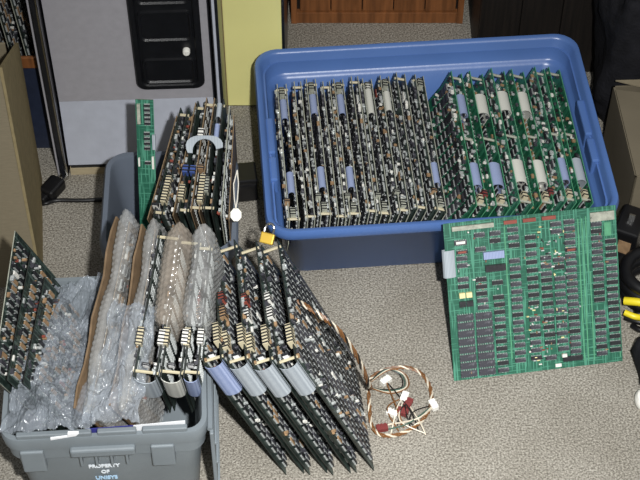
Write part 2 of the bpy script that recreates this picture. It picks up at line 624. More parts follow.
# dark boards, from the end beside the yellow panel; tops run from y=-0.21 to 0.19 inside the tote
BL, BH = 0.385, 0.150
left_rib = {0: ('ribbon_blue', 1, 1), 1: (None, 0, 0), 2: ('ribbon_blue', 1, 1), 3: (None, 0, 0), 4: ('ribbon_blue', 1, 1), 5: (None, 0, 0), 6: ('ribbon_white', 1, 0), 7: ('ribbon_white', 1, 0), 8: (None, 0, 0), 9: ('ribbon_blue', 0, 1)}
xs = [-0.284, -0.253, -0.222, -0.192, -0.164, -0.132, -0.103, -0.066, -0.032, 0.008]
for i, x in enumerate(xs):
    lean = 2.5 + i * 0.9 + max(0, i - 5) * 2.6
    mt, up, lo_ = left_rib[i]
    rb = []
    gap = 0.019 if i % 2 == 0 or i > 6 else 0.014
    # local Y of a board points to the tote's left end, so the pair grows leftwards
    if up:
        rb.append(('top', BL * 0.73, BL * 0.73 + (0.085 if i == 6 else 0.055), mt))
    if lo_:
        rb.append(('top', 0.075, 0.13, mt))
    conns = []
    if mt:
        conns = [(0.015, 0.035, gap * 0.5, 0.002, 'edge_tan'), (0.05, 0.060, gap, 0.002, 'part_tan' if i in (0, 9) else 'edge_tan'), (BL - 0.035, BL - 0.012, gap * 0.5, 0.002, 'edge_tan')]
    what = 'dark board pair'
    if up and lo_:
        what += ' with two blue ribbons'
    elif up:
        what += ' with one white ribbon'
    elif lo_:
        what += ' with one blue ribbon'
    else:
        what += ' without ribbons'
    P = tote_pt(x, -0.214, 0.190 + 0.005 * ((i * 7) % 3))
    mw = frame(P, -TOTE_YAW, 0, lean, BH)
    stack('circuit_board_stack', what + ', ' + ORD[i] + ' from the blue tote end by yellow cabinet', mw, BL, BH, [gap], 'dark', 1, 11 + (i % 3) * 2, rb, 'circuit boards in the blue tote', along='x', conns=conns, warm=0.03 if i % 3 == 1 else 0.0, cut=0.04)

# a single green board leaning far over between the two groups
P = tote_pt(0.062, -0.210, 0.184)
stack('circuit_board', 'single green board leaning steeply between dark and green board pairs in blue tote', frame(P, -TOTE_YAW, 0, 31, 0.14), 0.375, 0.14, [], 'green', 1, 31, (), 'circuit boards in the blue tote', along='x', single=True, cut=0.035)

# green boards, from the end beside the open carton
gx = [0.300, 0.266, 0.222, 0.180, 0.134, 0.089]
grib = [('ribbon_grey', 0, 1, 0.026), ('ribbon_blue', 0, 1, 0.022), ('ribbon_white', 1, 1, 0.028), ('ribbon_white', 1, 1, 0.030), ('ribbon_white', 1, 1, 0.030), ('ribbon_blue', 1, 1, 0.024)]
gsty = ['green', 'emerald', 'green', 'emerald', 'green', 'green']
gtxt = ['grey ribbon', 'blue ribbon', 'brown parts', 'white ribbons', 'white and blue ribbons', 'pale blue ribbons']
for i, x in enumerate(gx):
    mt, up, lo_, gap = grib[i]
    rb = []
    if up:
        rb.append(('top', 0.255, 0.31, mt))
    if lo_:
        rb.append(('top', 0.055, 0.115, mt if i != 4 else 'ribbon_blue'))
    conns = [(0.012, 0.03, gap * 0.5, 0.003, 'beige_plastic')]
    if i in (2, 5):
        conns.append((0.03, 0.045, 0.0, 0.003, 'red_plastic'))
    P = tote_pt(x, -0.213, 0.190 + 0.005 * (i % 2))
    stack('circuit_board_stack', 'green board pair with ' + gtxt[i] + ', ' + ORD[i] + ' from the blue tote end by carton',
          frame(P, -TOTE_YAW, 0, 22, BH), 0.380, BH, [gap], gsty[i], 1, 31 + (i % 3) * 2, rb, 'circuit boards in the blue tote', along='x' if i % 2 else 'z', conns=conns, warm=0.75 if i == 2 else 0.0, post_mat='edge_tan', dense=0.62, cut=0.04)

# ------------------------------------------------------------------ the large green board leaning on the tote
HW, HH = 0.338, 0.315
hmw = Matrix.Translation((0.2615, 1.796, 0.002)) @ Matrix.Rotation(R(8.2), 4, 'Z') @ Matrix.Rotation(R(-37.0), 4, 'X')
hero = empty('circuit_board', 'large green circuit board covered in black chips, leaning on the blue tote', 'circuit board', hmw)
b = MB()
b.box(0, HW, -0.0009, 0.0009, 0, HH, {'-y': 0, '+y': 0, '*': 1})
link('board', b.mesh('hero_board', ['mask_emerald', 'edge_green']), hero)

def dip(Lx, Lz, body='chip_grey', pins=True, label=None):
    b = MB()
    b.box(-Lx / 2, Lx / 2, -0.0052, -0.0018, -Lz / 2, Lz / 2, 0)
    # end notch and printed bar
    b.box(-Lx / 2 - 0.0002, -Lx / 2 + 0.0022, -0.0054, -0.0040, -0.0012, 0.0012, 2)
    if label:
        b.box(-Lx * 0.36, Lx * 0.36, -0.0055, -0.0050, -Lz * 0.3, Lz * 0.3, 3)
    if pins:
        n = 7
        for s in (-1, 1):
            for q in range(n):
                x = (q + 0.5) / n * Lx * 0.96 - Lx * 0.48
                z0, z1 = sorted((s * Lz / 2, s * (Lz / 2 + 0.0014)))
                b.box(x - 0.0006, x + 0.0006, -0.0036, -0.0006, z0, z1, 1, skip=('+y',))
    return b.mesh('chip', [body, 'pin_tin', 'chip_black', label or 'label_white'])

me_small = dip(0.0215, 0.0076, 'chip_grey')
me_small_k = dip(0.0215, 0.0076, 'chip_black')
me_rom = dip(0.0325, 0.0126, 'chip_grey')
me_red = dip(0.0225, 0.0064, 'chip_black', True, 'part_red')
me_lab = dip(0.0245, 0.0085, 'chip_grey', True, 'label_white')
rnd = random.Random(5)

def put(me, u, v, name='chip', rot=0):
    o = link(name, me, hero, (u * HW, -0.0006, (1 - v) * HH))
    if rot:
        o.rotation_euler = (0, R(90), 0)
    return o

# two by eight block of memory chips, lower corner
for c in range(2):
    for r_ in range(8):
        put(me_rom, 0.088 + c * 0.108, 0.600 + r_ * 0.0515)
# chip columns: u, first v, last v, pitch
for u, v0, v1, dv, mesh_ in ((0.090, 0.225, 0.41, 0.044, me_small), (0.200, 0.09, 0.18, 0.045, me_small), (0.290, 0.09, 0.18, 0.045, me_small_k), (0.645, 0.075, 0.12, 0.045, me_small), (0.575, 0.28, 0.38, 0.05, me_small), (0.650, 0.30, 0.38, 0.045, me_small_k), (0.285, 0.365, 0.37, 0.05, me_small),
                      (0.195, 0.37, 0.555, 0.044, me_small_k), (0.290, 0.40, 0.97, 0.047, me_small_k),
                      (0.395, 0.08, 0.95, 0.049, me_small), (0.492, 0.14, 0.60, 0.052, me_small_k), (0.490, 0.66, 0.95, 0.05, me_small),
                      (0.575, 0.42, 0.95, 0.050, me_small_k), (0.650, 0.42, 0.90, 0.050, me_small),
                      (0.722, 0.07, 0.94, 0.0435, me_small), (0.877, 0.06, 0.95, 0.0435, me_small), (0.958, 0.22, 0.93, 0.0435, me_small_k)):
    v = v0
    while v <= v1 + 1e-6:
        if rnd.random() > 0.05:
            o = put(mesh_ if rnd.random() > 0.2 else (me_small if mesh_ is me_small_k else me_small_k), u + rnd.uniform(-0.002, 0.002), v)
        v += dv
put(me_red, 0.095, 0.185)
put(me_red, 0.725, 0.245)
put(me_lab, 0.090, 0.125)

def hbox(name, u0, u1, v0, v1, d, m, lab=None):
    bb = MB()
    bb.box(u0 * HW, u1 * HW, -d, -0.0009, (1 - v1) * HH, (1 - v0) * HH)
    o = link(name, bb.mesh(name, [m]), hero)
    if lab:
        o['label'] = lab
    return o
# plugs and sockets
hbox('edge_connector', 0.045, 0.285, 0.022, 0.048, 0.008, 'edge_tan', 'long tan edge connector')
for u0, u1 in ((0.345, 0.42), (0.455, 0.53), (0.565, 0.645)):
    hbox('resistor_pack', u0, u1, 0.020, 0.042, 0.006, 'part_red')
hbox('ribbon_socket', 0.215, 0.335, 0.200, 0.245, 0.009, 'ribbon_blue', 'pale blue grey ribbon socket')
hbox('ribbon_socket', 0.222, 0.340, 0.285, 0.325, 0.009, 'chip_black', 'black ribbon socket')
for q in (0, 1):
    hbox('trimmer', 0.062 + q * 0.040, 0.095 + q * 0.040, 0.440, 0.472, 0.008, 'part_yellow')
    hbox('switch', 0.060 + q * 0.042, 0.098 + q * 0.042, 0.495, 0.530, 0.007, 'chip_black')
hbox('connector', 0.845, 0.985, 0.030, 0.085, 0.006, 'edge_tan')
hbox('bus_bar', 0.925, 0.965, 0.10, 0.185, 0.003, 'edge_green')
hbox('connector', 0.645, 0.76, 0.925, 0.955, 0.007, 'chip_black')
hbox('label', 0.64, 0.668, 0.905, 0.925, 0.0075, 'label_white')
hbox('label', 0.60, 0.635, 0.967, 0.987, 0.0030, 'label_white')
for u0, v0, v1 in ((0.772, 0.06, 0.97), (0.795, 0.06, 0.97), (0.818, 0.05, 0.40), (0.83, 0.40, 0.97), (0.345, 0.06, 0.90), (0.985, 0.2, 0.97)):
    hbox('trace', u0, u0 + 0.006, v0, v1, 0.0013, 'edge_green')
# loose little parts in the middle of the board
bb = MB()
for q in range(150):
    u, v = rnd.choice([(rnd.uniform(0.53, 0.70), rnd.uniform(0.08, 0.40)), (rnd.uniform(0.45, 0.55), rnd.uniform(0.55, 0.97)), (rnd.uniform(0.55, 0.70), rnd.uniform(0.6, 0.95)), (rnd.uniform(0.04, 0.97), rnd.uniform(0.06, 0.96))])
    w, hh = rnd.choice([(0.0045, 0.0016), (0.0016, 0.0045), (0.0025, 0.0025), (0.006, 0.002)])
    bb.box(u * HW - w / 2, u * HW + w / 2, -rnd.uniform(0.003, 0.007), -0.0009, (1 - v) * HH - hh / 2, (1 - v) * HH + hh / 2, rnd.choice([1, 2, 3, 3, 5, 7, 0, 1]))
o = link('small_parts', bb.mesh('small_parts', CM), hero)
o['kind'] = 'stuff'
# ribbon folded round the side edge
bb = MB()
prof = [(0.016, -0.006), (0.006, -0.009), (-0.003, -0.009), (-0.007, -0.003), (-0.006, 0.003), (0.002, 0.006), (0.02, 0.006)]
zz0, zz1 = HH * 0.665, HH * 0.835
rings = [[(x, y, zz0), (x, y, zz1), (x + 0.0012, y + 0.0008, zz1), (x + 0.0012, y + 0.0008, zz0)] for x, y in prof]
bb.loft(rings, 0, True, True, True)
o = smooth(link('ribbon_cable', bb.mesh('ribbon_cable', ['ribbon_grey']), hero), 60)
o['label'] = 'pale ribbon cable folded round the board edge'

# ------------------------------------------------------------------ grey lidded bin at the front
BIN_YAW = 3.4
BW, BD, BHH = 0.345, 0.345, 0.31
BCX, BCY = -0.372, 1.640
B_MW = Matrix.Translation((BCX, BCY, 0)) @ Matrix.Rotation(R(BIN_YAW), 4, 'Z')
gbin = empty('plastic_bin', 'grey plastic bin with white lettering, full of circuit boards and bubble wrap', 'storage box', B_MW)
b = MB()
rings = [rr(BW - 0.07, BD - 0.06, 0.025, 0.0), rr(BW - 0.062, BD - 0.052, 0.03, 0.005), rr(BW - 0.022, BD - 0.018, 0.03, 0.245), rr(BW - 0.010, BD - 0.006, 0.03, 0.247),
         rr(BW - 0.008, BD - 0.004, 0.03, 0.276), rr(BW, BD, 0.03, 0.278), rr(BW + 0.004, BD + 0.004, 0.03, 0.302), rr(BW, BD, 0.03, BHH), rr(BW - 0.016, BD - 0.016, 0.026, BHH),
         rr(BW - 0.024, BD - 0.022, 0.026, 0.300), rr(BW - 0.072, BD - 0.062, 0.024, 0.008)]
b.loft(rings, 0, True, True, True)
smooth(link('body', b.mesh('bin_body', ['bin_grey']), gbin), 40)
fy = -BD / 2
for x0, x1 in ((-0.145, -0.105), (0.075, 0.115)):
    part_box('latch_block', gbin, x0, x1, fy - 0.004, fy + 0.012, 0.215, 0.276, 'bin_grey', 0.003)
for k in range(4):
    x = -0.045 + 0.026 * k
    part_box('rib', gbin, x - 0.0022, x + 0.0022, fy - 0.003, fy + 0.014, 0.225, 0.277, 'bin_grey', 0.001)
for x0, x1 in ((-0.145, -0.02), (-0.01, 0.055), (0.065, 0.14)):
    part_box('rim_lug', gbin, x0, x1, fy + 0.001, fy + 0.011, 0.306, 0.320, 'bin_grey', 0.002)
part_box('handle', gbin, -0.06, 0.05, fy - 0.010, fy + 0.004, 0.262, 0.282, 'bin_grey', 0.004)
# side lid hanging down
lid = part_box('lid_flap', gbin, BW / 2 + 0.004, BW / 2 + 0.011, -BD / 2 + 0.002, BD / 2 - 0.01, 0.10, 0.298, 'bin_grey', 0.002)
for z in (0.14, 0.20, 0.26):
    part_box('flap_rib', lid, BW / 2 + 0.010, BW / 2 + 0.0145, -BD / 2 + 0.006, BD / 2 - 0.02, z - 0.003, z + 0.003, 'bin_grey', 0.001)
b = MB()
b.tube([(BW / 2 + 0.005, -BD / 2 + 0.01, 0.300), (BW / 2 + 0.005, BD / 2 - 0.01, 0.300)], 0.005, 0, 8)
link('hinge_rod', b.mesh('hinge_rod', ['bin_grey']), gbin)
# lettering
dg = bpy.context.evaluated_depsgraph_get()
for txt, z, mt, size in (('PROPERTY', 0.200, 'lettering_white', 0.0112), ('OF', 0.179, 'lettering_white', 0.0112), ('UNISYS', 0.157, 'lettering_blue', 0.0118)):
    cu = bpy.data.curves.new('txt', 'FONT')
    cu.body = txt
    cu.size = size
    cu.align_x = 'CENTER'
    cu.extrude = 0.0004
    cu.offset = 0.0005
    to = bpy.data.objects.new('txt', cu)
    COL.objects.link(to)
    dg.update()
    me = bpy.data.meshes.new_from_object(to.evaluated_get(bpy.context.evaluated_depsgraph_get()))
    me.materials.clear()
    me.materials.append(MATS[mt])
    bpy.data.objects.remove(to)
    o = link('lettering', me, gbin)
    # follow the taper of the front wall
    yw = fy + 0.0085 + (0.245 - z) / 0.24 * 0.0175
    o.matrix_local = Matrix.Translation((-0.010, yw - 0.0042, z + 0.002)) @ Matrix.Rotation(R(90 + 3.6), 4, 'X') @ Matrix.Diagonal((1, 1.35, 1, 1))
    o['label'] = 'lettering reading ' + txt

# ------------------------------------------------------------------ bubble wrap
def bubbles(u, v, pitch=0.0105, r=0.0046, hgt=0.0026):
    row = np.round(v / (pitch * 0.866))
    uu = u - (row % 2) * pitch * 0.5
    du = uu - np.round(uu / pitch) * pitch
    dv = v - row * pitch * 0.866
    d2 = (du * du + dv * dv) / (r * r)
    return hgt * np.sqrt(np.clip(1 - d2, 0, 1))

def grid_mesh(name, X, Y, Z, mt):
    nu, nv = X.shape
    co = np.stack([X, Y, Z], -1).reshape(-1, 3)
    i = np.arange(nu - 1)[:, None] * nv + np.arange(nv - 1)[None, :]
    q = np.stack([i, i + nv, i + nv + 1, i + 1], -1).reshape(-1, 4)
    me = bpy.data.meshes.new(name)
    me.vertices.add(len(co))
    me.vertices.foreach_set('co', co.ravel())
    me.loops.add(q.size)
    me.loops.foreach_set('vertex_index', q.ravel())
    me.polygons.add(len(q))
    me.polygons.foreach_set('loop_start', np.arange(0, q.size, 4))
    me.polygons.foreach_set('use_smooth', np.ones(len(q), dtype=bool))
    me.update(calc_edges=True)
    me.materials.append(MATS[mt])
    return me

def fold(x, y, s, a, seed):
    out = np.empty_like(x)
    xf, yf, of = x.ravel(), y.ravel(), out.ravel()
    for i in range(len(xf)):
        of[i] = noise.noise((xf[i] * s, yf[i] * s, seed)) * a
    return of.reshape(x.shape)

def wrap_skin(L, hv, thick, seed, mt, step=0.0026, amp=0.006):
    """bubble film pulled over the top of an upright slab: local X along it, top at z=0, skirts hanging hv"""
    r = thick / 2
    per = 2 * hv + math.pi * r
    ns, nx = int(per / step), int(L / step)
    s = np.linspace(0, per, ns)[:, None] * np.ones((1, nx))
    x = np.linspace(0, L, nx)[None, :] * np.ones((ns, 1))
    a = np.clip((s - hv) / r, 0, math.pi)
    left = s < hv
    right = s > hv + math.pi * r
    ny = np.where(left, -1.0, np.where(right, 1.0, -np.cos(a)))
    nz = np.where(left | right, 0.0, np.sin(a))
    y = r * ny
    z = np.where(left, s - hv, np.where(right, hv + math.pi * r - s, r * np.sin(a))) - r
    pinch = np.sqrt(np.clip(1 - np.clip(1 - np.minimum(x, L - x) / 0.03, 0, 1) ** 2, 0.06, 1))
    d = bubbles(x, s) + fold(x, s, 14, amp, seed)
    return x + fold(s, x, 9, 0.006, seed + 3), y * pinch + ny * d, z + nz * d + fold(x, s * 0 + 1.0, 10, 0.010, seed + 7)

def place_mesh(name, me, mw, parent=None):
    o = link(name, me, parent)
    o.matrix_world = mw
    return o

# ------------------------------------------------------------------ contents of the front bin
G_BIN = 'circuit boards in the grey bin'
# bare boards at the bin's outer side, chips facing the middle of the bin
for i, (P, L, h, yaw, rise) in enumerate((((-0.540, 1.525, 0.400), 0.27, 0.345, 3.0, 14), ((-0.520, 1.530, 0.385), 0.24, 0.33, 5.0, 13), ((-0.497, 1.538, 0.365), 0.20, 0.31, 6.0, 12))):
    stack('circuit_board', 'bare dark board with tan chips, ' + ORD[i] + ' from outer side of lettered grey bin',
          frame(P, yaw, rise, -12, h), L, h, [], 'darkedge' if i else 'dark', -1, 51 + i, (), G_BIN, warm=0.38, along='z', single=True)
# paired boards with curled ribbon cables
Bs = [((-0.274, 1.530, 0.388), 8.0, 0.265, 'ribbon_white', 'pale grey'), ((-0.233, 1.532, 0.386), 6.5, 0.255, 'ribbon_white', 'white'), ((-0.205, 1.534, 0.384), 4.5, 0.245, 'ribbon_blue', 'pale blue')]
for i, (P, yaw, L, mt, cn) in enumerate(Bs):
    g = [0.036, 0.032, 0.022][i]
    stack('circuit_board_stack', 'half wrapped dark board pair with curled ' + cn + ' ribbon in lettered grey bin', frame(P, yaw, 19, 1, 0.22), L, 0.22, [g], 'darkedge', 1, 61 + 2 * (i % 2),
          [('front', 0.125, 0.214, 'ribbon_grey' if i == 0 else mt)], G_BIN, warm=0.05,
          conns=[(0.055, 0.085, g, 0.006, 'beige_plastic'), (0.060, 0.085, 0.0, 0.005, 'label_white'), (0.02, 0.026, g * 0.5, 0.002, 'paper_white')])
# film pulled over the far half of those boards
for i, (P, yaw, L, txt, mt) in enumerate((((-0.262, 1.612, 0.430), 7.0, 0.185, 'brownish bubble wrap pulled over the first boards with ribbon cables', 'bubble_film_brown'), ((-0.213, 1.612, 0.426), 5.0, 0.180, 'clear bubble wrap pulled over the boards beside the hanging lid', 'bubble_film'))):
    X, Y, Z = wrap_skin(L, 0.10, 0.046 if i == 0 else 0.040, 4.0 + i, mt)
    o = place_mesh('bubble_wrap', grid_mesh('bubble_wrap', X, Y, Z, mt), frame(P, yaw, 19, -3, 0))
    tag(o, txt, 'bubble wrap', 'bubble wrap in the grey bin')
# two wrapped packets with cardboard stiffeners
for i, (P, yaw, L, txt) in enumerate((((-0.398, 1.492, 0.350), 9.0, 0.365, 'bubble wrapped packet with brown cardboard stiffener beside the loose wrap'), ((-0.338, 1.495, 0.352), 7.0, 0.345, 'bubble wrapped packet with brown cardboard stiffener beside the ribbon cables'))):
    mw = frame(P, yaw, 18.5, -11 + 2 * i, 0.20)
    pk = empty('wrapped_packet', txt, 'packet', mw, 'wrapped packets in the grey bin')
    X, Y, Z = wrap_skin(L, 0.16, 0.026, 14.0 + i * 3, 'bubble_film')
    w = link('bubble_wrap', grid_mesh('bubble_wrap', X, Y, Z, 'bubble_film'), pk, (0, -0.008, 0.20))
    bd = link('board', substrate(L - 0.03, 0.18, 'mask_brown', 'edge_brown'), pk, (0.015, -0.010, 0.005))
    b = MB()
    n = 9
    top = [(L * k / n, 0.199 + 0.006 * math.sin(k * 1.9 + i)) for k in range(n + 1)]
    b.prism([(0.004, 0.0), (L - 0.02, 0.0)] + [(max(0.004, min(L - 0.01, x)), z) for x, z in top[::-1]], 0.011, 0.0145, 'y')
    cb = link('cardboard_sheet', b.mesh('cardboard_sheet', ['cardboard_brown']), pk)
    cb['label'] = 'brown corrugated cardboard stiffener'
    link('components', components(L - 0.03, 0.18, 71 + i, -1, warm=0.3), bd)['kind'] = 'stuff'

# loose crumpled film
def loose(name, label, corners, seed, mt, n=150, m=150, amp=0.022, sz=(0.3, 0.3)):
    p00, p10, p01, p11 = [np.array(c) for c in corners]
    u = np.linspace(0, 1, n)[:, None] * np.ones((1, m))
    v = np.linspace(0, 1, m)[None, :] * np.ones((n, 1))
    Pn = [(p00[k] * (1 - u) * (1 - v) + p10[k] * u * (1 - v) + p01[k] * (1 - u) * v + p11[k] * u * v) for k in range(3)]
    r1 = fold(u, v, 3.2, 1, seed)
    r2 = np.abs(fold(u, v, 6.5, 1, seed + 9))
    r3 = np.abs(fold(u, v, 14, 1, seed + 19))
    hgt = amp * (r1 + 0.9 * r2 + 0.45 * r3) + bubbles(u * sz[0], v * sz[1])
    ex = fold(u, v, 5, 0.012, seed + 30)
    ey = fold(u, v, 5, 0.012, seed + 40)
    o = link(name, grid_mesh(name, Pn[0] + ex, Pn[1] + ey, Pn[2] + hgt, mt))
    return tag(o, label, 'bubble wrap', 'bubble wrap in the grey bin')
loose('bubble_wrap', 'loose crumpled clear bubble wrap spilling to the bin rim', ((-0.535, 1.456, 0.334), (-0.375, 1.468, 0.334), (-0.470, 1.76, 0.345), (-0.375, 1.78, 0.345)), 2.0, 'bubble_film_loose')
loose('bubble_wrap', 'crumpled bright bubble wrap bunched against the ribbon cables', ((-0.395, 1.474, 0.336), (-0.300, 1.478, 0.336), (-0.350, 1.66, 0.425), (-0.275, 1.66, 0.42)), 7.0, 'bubble_film_loose', 80, 110, 0.016, (0.1, 0.16))
# scrap of paper tucked inside the near rim
b = MB()
b.prism([(-0.02, 0.250), (0.135, 0.250), (0.137, 0.325), (0.05, 0.318), (-0.02, 0.310)], fy + 0.0135, fy + 0.0142, 'y')
pp = link('paper_sheet', b.mesh('paper_sheet', ['paper_white']))
pp.matrix_world = B_MW
tag(pp, 'white paper sheet with blue corner tucked inside the grey bin rim', 'paper')
b = MB()
b.prism([(-0.03, 0.300), (0.05, 0.300), (0.05, 0.3195), (-0.03, 0.316)], fy + 0.0128, fy + 0.0134, 'y')
link('printed_corner', b.mesh('printed_corner', ['paper_blue']), pp)
b = MB()
b.prism([(-0.088, 0.309), (-0.045, 0.318), (-0.040, 0.324), (-0.058, 0.325), (-0.060, 0.318), (-0.088, 0.314)], fy - 0.002, fy + 0.004, 'y')
o = link('paper_scrap', b.mesh('paper_scrap', ['paper_white']))
o.matrix_world = B_MW
tag(o, 'torn white paper scrap on the grey bin rim under loose wrap', 'paper')

# ------------------------------------------------------------------ darker bin behind, with its boards
SB_MW = Matrix.Translation((-0.290, 2.045, 0)) @ Matrix.Rotation(R(2), 4, 'Z')
sbin = empty('plastic_bin', 'round cornered dark grey bin in front of the arcade cabinet', 'storage box', SB_MW)
SW, SD, SH = 0.262, 0.270, 0.25
b = MB()
rings = [rr(SW - 0.06, SD - 0.05, 0.03, 0), rr(SW - 0.022, SD - 0.02, 0.04, 0.215), rr(SW, SD, 0.045, 0.217), rr(SW + 0.002, SD + 0.002, 0.045, 0.243), rr(SW - 0.006, SD - 0.006, 0.043, SH),
         rr(SW - 0.024, SD - 0.024, 0.036, SH), rr(SW - 0.030, SD - 0.030, 0.034, 0.242), rr(SW - 0.07, SD - 0.06, 0.03, 0.01)]
b.loft(rings, 0, True, True, True)
smooth(link('body', b.mesh('dark_bin_body', ['bin_dark']), sbin), 50)

G_SB = 'circuit boards in the dark grey bin'
Cs = [((-0.318, 1.925, 0.335), 12.0, 14, 0.225, 0.27, 'brown', -7, 'brown edged board, first from the narrow green card', []),
      ((-0.292, 1.922, 0.345), 10.5, 14, 0.235, 0.29, 'darkedge', -5, 'dark board pair with a long white connector', [0.015]),
      ((-0.270, 1.922, 0.350), 8.5, 15, 0.24, 0.29, 'brown', -4, 'single brown board between two dark board pairs', []),
      ((-0.246, 1.922, 0.352), 7.0, 15, 0.24, 0.30, 'darkedge', -3, 'dark board pair with blue plugs', [0.014]),
      ((-0.222, 1.925, 0.355), 5.5, 16, 0.24, 0.30, 'brown', -2, 'brown board pair with red part and white connector', [0.015]),
      ((-0.199, 1.925, 0.355), 4.0, 15, 0.24, 0.30, 'darkedge', -1, 'dark board pair under a pale curved cable', [0.014]),
      ((-0.182, 1.925, 0.345), 2.5, 14, 0.235, 0.29, 'dark', 0, 'pale edged dark board second from the blue tote', []),
      ((-0.168, 1.925, 0.335), 1.0, 13, 0.225, 0.28, 'brown', 1, 'tan board at the end nearest the blue tote', [])]
for i, (P, yaw, rise, L, h, sty, lean, txt, gaps) in enumerate(Cs):
    g = gaps[0] if gaps else 0
    rb = []
    cn = []
    if i == 1:
        cn = [(0.03, 0.085, 0.002, 0.005, 'beige_plastic'), (0.02, 0.026, g, 0.004, 'label_white')]
    if i == 3:
        cn = [(0.085, 0.10, g, 0.005, 'part_blue'), (0.085, 0.10, 0.0, 0.005, 'part_blue'), (0.03, 0.06, g, 0.004, 'beige_plastic')]
    if i == 4:
        cn = [(0.02, 0.075, 0.0, 0.006, 'beige_plastic'), (0.085, 0.095, g * 0.4, 0.008, 'part_tan'), (0.155, 0.17, g, 0.008, 'label_white')]
    if i == 5:
        rb = [('top', 0.150, 0.185, 'ribbon_blue'), ('top', 0.20, 0.23, 'ribbon_grey')]
        cn = [(0.04, 0.07, g, 0.006, 'edge_tan')]
    stack('circuit_board_stack' if gaps else 'circuit_board', txt + ', in the dark grey bin', frame(P, yaw, rise, lean, h), L, h, gaps, sty, -1 if i < 2 else 1, 81 + i, rb, G_SB, warm=0.2, conns=cn, along='z' if i % 2 else 'x')
# pale curved cable lying over the boards
b = MB()
pts = [(-0.232 + 0.030 * math.cos(a), 2.045 + 0.035 * math.sin(a), 0.400 + 0.010 * math.sin(a)) for a in [math.pi * (1.05 - 1.0 * k / 14) for k in range(15)]]
for k in range(14):
    p, q = Vector(pts[k]), Vector(pts[k + 1])
rings = []
for k in range(15):
    a = math.pi * (1.05 - 1.0 * k / 14)
    c = Vector((-0.214, 2.030, 0.402 + 0.012 * math.sin(a)))
    d = Vector((math.cos(a), math.sin(a) * 0.9, 0.25))
    rings.append([c + d * 0.022, c + d * (0.033 + 0.004 * math.sin(3 * a)), c + d * (0.033 + 0.004 * math.sin(3 * a)) - Vector((0, 0, 0.0014)), c + d * 0.022 - Vector((0, 0, 0.0014))])
b.loft(rings, 0, True, True, True)
o = smooth(link('flat_cable', b.mesh('flat_cable', ['ribbon_grey'])), 60)
tag(o, 'pale flat cable curving over boards in the dark grey bin', 'cable')
# narrow green card facing forward
gm = Matrix.Translation((-0.352, 2.00, 0.130)) @ Matrix.Rotation(R(-2), 4, 'Z') @ Matrix.Rotation(R(-24), 4, 'X')
gc = empty('circuit_board', 'narrow bright green circuit card standing at the rim of the dark grey bin', 'circuit board', gm)
b = MB()
b.box(0, 0.034, -0.0009, 0.0009, 0, 0.335, {'-y': 0, '+y': 0, '*': 1})
link('board', b.mesh('narrow_card', ['mask_emerald', 'edge_brown']), gc)
me_card = dip(0.0115, 0.0045, 'chip_black')
for k, z in enumerate((0.262, 0.253, 0.244, 0.235, 0.226, 0.205, 0.195, 0.185, 0.175, 0.145)):
    link('chip', me_card, gc, (0.022 - (0.002 if k > 4 else 0), -0.0006, z + 0.062))
for z0, z1, x0, x1, m_ in ((0.222, 0.262, 0.003, 0.009, 'edge_tan'), (0.135, 0.152, 0.002, 0.005, 'label_white'), (0.17, 0.20, 0.030, 0.036, 'ribbon_grey'), (0.13, 0.155, 0.028, 0.032, 'label_white')):
    part_box('connector', gc, x0, x1, -0.006, -0.0009, z0 + 0.065, z1 + 0.065, m_)
# hanging white tag
tagm = empty('paper_tag', 'white eight sided paper tag hanging on a string beside the dark grey bin', 'tag', Matrix.Translation((-0.156, 1.945, 0.325)))
b = MB()
b.prism([(0.011 * math.cos(R(22.5 + 45 * k)), 0.013 * math.sin(R(22.5 + 45 * k))) for k in range(8)], -0.0006, 0.0006, 'y')
o = link('tag_card', b.mesh('tag_card', ['paper_tag']), tagm)
o.rotation_euler = (R(-40), 0, 0)
b = MB()
for dx in (-0.003, 0.003):
    b.tube([(0, 0.006, 0.010), (dx, 0.02, 0.022), (dx * 1.5, 0.045, 0.035), (0.002, 0.07, 0.046)], 0.0012, 0, 5)
link('string', b.mesh('string', ['string_white']), tagm)

# ------------------------------------------------------------------ boards standing on the carpet
G_F = 'circuit boards standing on the carpet'
FL_, FH_ = 0.268, 0.405
ftop = [(-0.167, 1.574, 0.381), (-0.125, 1.572, 0.381), (-0.083, 1.570, 0.380), (-0.041, 1.574, 0.379)]
ftx = ['leaning on the grey bin', 'second from the grey bin', 'third from the grey bin', 'carrying the wire harness']
for i, P in enumerate(ftop):
    gap = 0.031
    lean = -19.8 - 0.3 * i
    rb = [('front', FH_ - 0.095, FH_ - 0.006, 'ribbon_grey' if i else 'ribbon_blue')]
    cn = [(0.035, 0.075, 0.002, 0.007, 'beige_plastic'), (0.015, 0.020, gap * 0.5, 0.002, 'paper_white'), (0.10, 0.125, gap, 0.006, 'part_tan' if i < 2 else 'label_white'), (0.135, 0.155, gap, 0.007, 'part_red' if i < 3 else 'label_white')]
    if i in (1, 2):
        cn.append((0.035, 0.07, gap, 0.006, 'beige_plastic'))
    stack('circuit_board_stack', 'dark board pair with looped ribbon standing on carpet, ' + ftx[i], frame(P, -5.5 - 0.7 * i, 0, lean, FH_), FL_, FH_, [gap], 'darkedge', -1, 91 + 2 * (i % 2), rb, G_F, warm=0.05 if i < 2 else 0.02, conns=cn, along='z', single=(i == 3))

